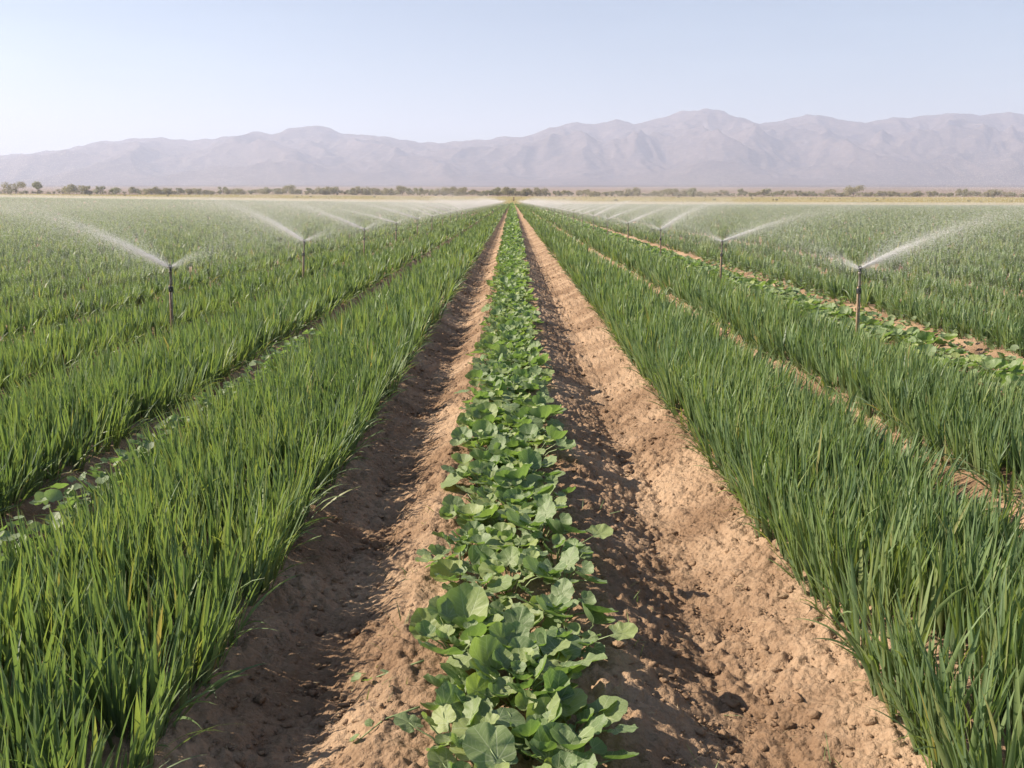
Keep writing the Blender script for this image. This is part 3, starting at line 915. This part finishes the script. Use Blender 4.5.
def tree(px, Y, which, s, label, group, sz=None, name='tree'):
    X = px_to_X(px, Y)
    e = empty(name, (X, Y, float(far_ground(X, Y)) - (0.1 if name == 'bush' else 0.1 + 0.5 * s)), tr_.uniform(0, 6.28))
    e.scale = (s, s, sz or s)
    tag(e, label, 'tree' if name == 'tree' else 'bush', group)
    for nm, mm in (('crown', TP[which][0]), ('trunk', TP[which][1])):
        c = bpy.data.objects.new(nm, mm); COL.objects.link(c); c.parent = e
tr_ = random.Random(9)
feat = [(17, 850, 4, 1.15, 'wide rounded olive tree standing at the far left beyond the field'),
        (40, 850, 1, 1.22, 'narrow upright tree standing alone between two wide trees at far left'),
        (70, 850, 0, 1.25, 'tall broad tree left of a lower bushy one in the far-left group'),
        (86, 852, 2, 1.15, 'lower bushy tree at the right shoulder of the tall far-left tree'),
        (101, 850, 5, 1.02, 'dark rounded tree, first after the gap in the far-left group'),
        (116, 852, 3, 1.10, 'squat tree joined to the dark rounded one on the far left'),
        (152, 850, 0, 1.0, 'tallest tree at the left end of the long low tree belt'),
        (497, 858, 5, 1.05, 'rounded tree just left of the vanishing point of the rows'),
        (509, 850, 0, 1.14, 'big rounded tree directly behind the end of the centre row'),
        (527, 856, 2, 1.05, 'squat tree just right of the vanishing point of the rows'),
        (692, 850, 5, 1.05, 'pale rounded tree rising from the tree belt right of centre'),
        (741, 900, 1, 0.85, 'slender tree poking out of the tree belt on the right'),
        (764, 900, 3, 1.2, 'small round-topped tree in the belt right of the slender one'),
        (853, 845, 4, 1.12, 'large isolated leaning tree on the right, standing above low scrub'),
        (962, 880, 5, 1.0, 'dark rounded tree in the scrub near the right edge of the frame'),
        (991, 880, 2, 1.0, 'dark wide tree in the scrub closest to the right edge')]
for px, Y, wch, s, lab in feat:
    tree(px, Y, wch, s * 1.25, lab, 'landmark trees beyond the field')
px = -14
while px < 1045:
    if px < 130: sc_, step = 0.48, 7
    elif px < 470: sc_, step = 0.76, 4.3
    elif px < 560: sc_, step = 0.68, 4.3
    elif px < 700: sc_, step = 0.72, 4.5
    else: sc_, step = 0.60, 4.4
    s = 1.30 * sc_ * tr_.uniform(0.65, 1.25)
    tree(px + tr_.uniform(-2, 2), tr_.uniform(850, 930), tr_.choice([0, 2, 3, 5, 6, 4]), s,
         'low grey green tree in the long belt' + (' left of the centre row' if px < 512 else ' right of the centre row'), 'low trees of the far belt ' + ('left' if px < 512 else 'right'))
    px += step
for i in range(46):
    px = tr_.uniform(560, 1040) if i % 3 else tr_.uniform(-10, 500)
    Y = tr_.uniform(590, 810)
    tree(px, Y, tr_.choice([2, 3, 6]), tr_.uniform(0.10, 0.26), 'small dark bush dotting the dry yellow strip' + (' on the left' if px < 512 else ' on the right'), 'bushes on the dry strip ' + ('left' if px < 512 else 'right'), name='bush')

# dry grass tufts on the strip
n = 26000
ys = RNG.uniform(FIELD_END, 815, n)
xs = RNG.uniform(-0.62, 0.62, n) * ys
B = np.stack([xs, ys, far_ground(xs, ys)], -1)
v, f, at = blades(B, RNG.uniform(0.25, 0.75, n), RNG.uniform(0.25, 0.7, n), RNG.uniform(0, 6.28, n), RNG.uniform(0, 0.5, n), RNG.uniform(0, 0.5, n), RNG.uniform(0, 1, n), 1, False)
def mat_dry():
    m, nt, out = new_mat('dry_grass')
    r = N(nt, 'ShaderNodeAttribute', attribute_name='rnd').outputs['Fac']
    c = ramp(nt, r, [(0, (0.18, 0.21, 0.06)), (0.4, (0.36, 0.31, 0.10)), (1, (0.50, 0.40, 0.17))])
    leaf_shader(nt, out, c, c, 0.8, 0.3, 0.1)
    return m
tag(link_mesh('dry_grass', mesh_np('dry_grass', v, f, at), mat_dry()), 'strip of dry yellow grass between the wheat and the trees', 'dry grass', None, 'stuff')

# wooden marker post at the end of the centre row
pz = float(far_ground(2, 585))
e = empty('marker_post', (1.2, 585, pz))
tag(e, 'brown post standing at the far end of the centre row', 'post')
g = boxg(0, 0, 1.2, 0.7, 0.5, 2.6)
link_mesh('shaft', mesh_np('shaft', *g, smooth=False), M_RUST, e)
g = cat_geo([boxg(0, 0, 2.6, 0.95, 0.75, 0.22)])
link_mesh('cap', mesh_np('cap', *g, smooth=False), M_RUST, e)

# ------------------------------------------------------------------ mountains
RIDGE = [(-220, 168), (-120, 162), (-40, 160), (0, 156), (60, 150), (100, 141.5), (133, 139), (159, 137.5), (186, 140.5), (212, 139), (232, 136), (254, 131.5), (272, 134), (289, 129),
         (305, 126.5), (319, 125.5), (332, 129), (340, 132.5), (360, 135), (386, 136.5), (416, 142), (440, 143), (473, 140), (506, 137.5), (533, 135), (549, 127.5), (572, 123),
         (596, 124), (616, 119), (635, 124), (652, 120), (680, 112), (706, 109), (724, 111.5), (740, 117), (760, 124), (784, 120.5), (807, 114), (827, 116.5), (850, 121), (867, 122.5),
         (890, 118), (916, 116.5), (943, 114), (956, 112.5), (980, 115), (996, 114), (1011, 112), (1024, 114.5), (1080, 118), (1150, 110), (1260, 122)]
YR = 9000.0
def ray_at(px, py, Y):
    u = (px - 512) / F_PX; v_ = (384 - py) / F_PX
    dy = math.cos(PITCH) + v_ * math.sin(PITCH); dz = -math.sin(PITCH) + v_ * math.cos(PITCH)
    return u / dy * Y, CAM_H + dz / dy * Y
RP = np.array([ray_at(a, b, YR) for a, b in RIDGE])
mx = np.linspace(RP[0, 0], RP[-1, 0], 900)
my = np.concatenate([np.linspace(4300, YR, 230), np.linspace(YR, 11500, 40)[1:]])
MX, MY = np.meshgrid(mx, my)
u = np.clip((MY - 4300) / (YR - 4300), 0, 1)
Xn = MX * (YR / MY) ** (0.75)                                   # spurs fan towards the viewer
RH = np.interp(MX * 0 + np.clip(MX * (YR / MY), RP[0, 0], RP[-1, 0]) * 0.5 + MX * 0.5, RP[:, 0], RP[:, 1])
base = far_ground(MX, MY)
wx = Xn + 260 * fbm(MX / 1500, MY / 1500, 3, 8)
wy = MY + 260 * fbm(MX / 1500 + 9, MY / 1500, 3, 12)
rid = 0; amp = 1; tot = 0
for o_ in range(6):
    fq = 2.0 ** o_
    rid = rid + amp * (1 - 2.2 * np.abs(perlin(wx / 1150 * fq, wy / 1900 * fq, 60 + o_))); tot += amp; amp *= 0.46
rid = np.clip(rid / tot, -0.3, 1.0)
prof = 0.16 * u ** 1.3 + 0.84 * np.clip((u - 0.36) / 0.64, 0, 1) ** 1.25
fan = sstep(0.02, 0.5, u)
Hh = base + (RH - base) * (prof * (1 - 0.0 * u)) + (rid - 0.5) * 700 * sstep(0.34, 0.72, u) * (1 - u) ** 0.45 * np.clip((RH - base) / 800, 0.3, 1.2)
small = fbm(MX / 170, MY / 170, 4, 33) * 20 * sstep(0.35, 0.9, u)
Hh = Hh + small
# never let a nearer spur stand above the traced skyline seen from the field
lim = CAM_H + (np.interp(np.clip(MX * (YR / MY), RP[0, 0], RP[-1, 0]), RP[:, 0], RP[:, 1]) - CAM_H) * (MY / YR) * 0.985
Hh = np.where(MY < YR - 1, np.minimum(Hh, lim - 6 * (1 - u)), Hh)
back = np.clip((MY - YR) / 2500, 0, 1)
Hh = np.where(MY > YR, Hh * (1 - 0.55 * back), Hh)
Hh = np.maximum(Hh, base - 8)
ny, nx = MX.shape
idx = np.arange(ny * nx).reshape(ny, nx)
quads = np.stack([idx[:-1, :-1], idx[:-1, 1:], idx[1:, 1:], idx[1:, :-1]], -1).reshape(-1, 4)
def mat_mount():
    m, nt, out = new_mat('mountain_rock')
    p = N(nt, 'ShaderNodeBsdfPrincipled', i_Roughness=0.95)
    p.inputs['Specular IOR Level'].default_value = 0.05
    pos = N(nt, 'ShaderNodeNewGeometry').outputs['Position']
    mp = N(nt, 'ShaderNodeMapping'); nt.links.new(pos, mp.inputs['Vector']); mp.inputs['Scale'].default_value = (0.001, 0.001, 0.003)
    a = noise_tex(nt, mp.outputs[0], 2.0, 8, 0.65)
    b = noise_tex(nt, mp.outputs[0], 22.0, 5, 0.7)
    c = ramp(nt, a, [(0.35, (0.035, 0.027, 0.030)), (0.5, (0.065, 0.052, 0.052)), (0.66, (0.13, 0.10, 0.092))])
    c = mixc(nt, 0.5, c, ramp(nt, b, [(0.4, (0.08, 0.065, 0.055)), (0.6, (0.22, 0.165, 0.14)), (0.8, (0.42, 0.35, 0.30))]))
    nt.links.new(c, p.inputs['Base Color']); nt.links.new(p.outputs[0], out.inputs[0])
    return m
tag(link_mesh('mountains', mesh_np('mountains', np.stack([MX, MY, Hh], -1).reshape(-1, 3), quads), mat_mount()), kind='structure')

# ------------------------------------------------------------------ haze box
HAZE = 1.35e-4
hz = boxg(0, 6700, 520, 27400, 14000, 1080)
hzv = hz[0].copy()
me = mesh_np('haze', hzv, hz[1], smooth=False)
m, nt, out = new_mat('haze_air')
pv = N(nt, 'ShaderNodeVolumePrincipled', i_Density=HAZE, i_Anisotropy=0.15)
pv.inputs['Color'].default_value = (0.70, 0.765, 0.97, 1)
nt.links.new(pv.outputs[0], out.inputs['Volume'])
tag(link_mesh('haze', me, m), 'pale lavender haze lying over the plain and veiling the mountains', 'haze', None, 'stuff')

# fine drifting spray that hangs low over the wet fields behind each line of sprinklers
for sgn, dn in ((-1, 0.0020), (1, 0.0012)):
    ax_ = np.linspace(7.0, 330.0, 9) * sgn; ay_ = np.linspace(10.0, FIELD_END + 4, 24)
    AX, AY = np.meshgrid(ax_, ay_); gz = far_ground(AX, AY)
    lo = np.stack([AX, AY, gz + 0.45], -1).reshape(-1, 3); hi = np.stack([AX, AY, gz + 1.75], -1).reshape(-1, 3)
    nn = len(lo); ii = np.arange(nn).reshape(AX.shape)
    def qd(i): return np.stack([i[:-1, :-1], i[:-1, 1:], i[1:, 1:], i[1:, :-1]], -1).reshape(-1, 4)
    rim = np.concatenate([ii[0, :], ii[1:, -1], ii[-1, -2::-1], ii[-2:0:-1, 0]])
    rn_ = np.roll(rim, -1)
    side_ = np.stack([rim, rn_, rn_ + nn, rim + nn], -1)
    bot, top = qd(ii)[:, ::-1], qd(ii) + nn
    fq = np.concatenate([bot, top, side_])
    if sgn < 0: fq = fq[:, ::-1]
    g = (np.concatenate([lo, hi]), [fq]); v_ = g[0]
    m, nt, out = new_mat('spray_mist')
    pv = N(nt, 'ShaderNodeVolumePrincipled', i_Density=dn, i_Anisotropy=0.3)
    pv.inputs['Color'].default_value = (0.97, 0.98, 1.0, 1)
    nt.links.new(pv.outputs[0], out.inputs['Volume'])
    tag(link_mesh('mist', mesh_np('mist', v_, g[1], smooth=False), m), 'thin white spray mist drifting low over the ' + ('left' if sgn < 0 else 'right') + ' wheat field', 'mist', None, 'stuff')

# ------------------------------------------------------------------ light, sky, camera
w = bpy.data.worlds.new('World'); scene.world = w; w.use_nodes = True
nt = w.node_tree
for n_ in list(nt.nodes): nt.nodes.remove(n_)
sky = nt.nodes.new('ShaderNodeTexSky'); sky.sky_type = 'NISHITA'; sky.sun_disc = False
sky.sun_elevation = math.asin(SUN_VEC.z)
sky.sun_rotation = math.atan2(SUN_VEC.x, SUN_VEC.y)
sky.altitude = 200; sky.air_density = 1.0; sky.dust_density = 0.35; sky.ozone_density = 1.0
bg = nt.nodes.new('ShaderNodeBackground'); bg.inputs['Strength'].default_value = 0.058
wo = nt.nodes.new('ShaderNodeOutputWorld')
tcw = nt.nodes.new('ShaderNodeTexCoord'); mpw = nt.nodes.new('ShaderNodeMapping')
mpw.inputs['Scale'].default_value = (1.2, 1.2, 7.0); mpw.inputs['Rotation'].default_value = (0.05, 0.12, 0)
nt.links.new(tcw.outputs['Generated'], mpw.inputs['Vector'])
veil = noise_tex(nt, mpw.outputs[0], 2.4, 6, 0.6)
vc = ramp(nt, veil, [(0.45, (1, 1, 1)), (0.75, (1.14, 1.12, 1.09))])
nt.links.new(mixc(nt, 1.0, sky.outputs[0], vc, 'MULTIPLY'), bg.inputs[0]); nt.links.new(bg.outputs[0], wo.inputs[0])

sl = bpy.data.lights.new('sun', 'SUN'); sl.energy = 5.0; sl.angle = math.radians(0.5); sl.color = (1.0, 0.875, 0.71)
so = bpy.data.objects.new('sun', sl); COL.objects.link(so)
so.rotation_euler = (-SUN_VEC).to_track_quat('-Z', 'Y').to_euler()

cam = bpy.data.cameras.new('camera'); cam.sensor_width = 36; cam.lens = F_PX / 1024 * 36
cam.clip_start = 0.05; cam.clip_end = 60000
co = bpy.data.objects.new('camera', cam); COL.objects.link(co)
co.location = (0, 0, CAM_H); co.rotation_euler = (PI / 2 - PITCH, 0, 0)
scene.camera = co

scene.view_settings.view_transform = 'Standard'
scene.view_settings.look = 'None'
scene.view_settings.exposure = 1.20
scene.view_settings.gamma = 1
scene.view_settings.use_curve_mapping = False
c = scene.cycles
c.max_bounces = 7; c.diffuse_bounces = 3; c.glossy_bounces = 2; c.transmission_bounces = 4; c.transparent_max_bounces = 8
c.volume_bounces = 2
c.use_denoising = True
try: c.denoiser = 'OPENIMAGEDENOISE'
except Exception: pass
c.sample_clamp_indirect = 4
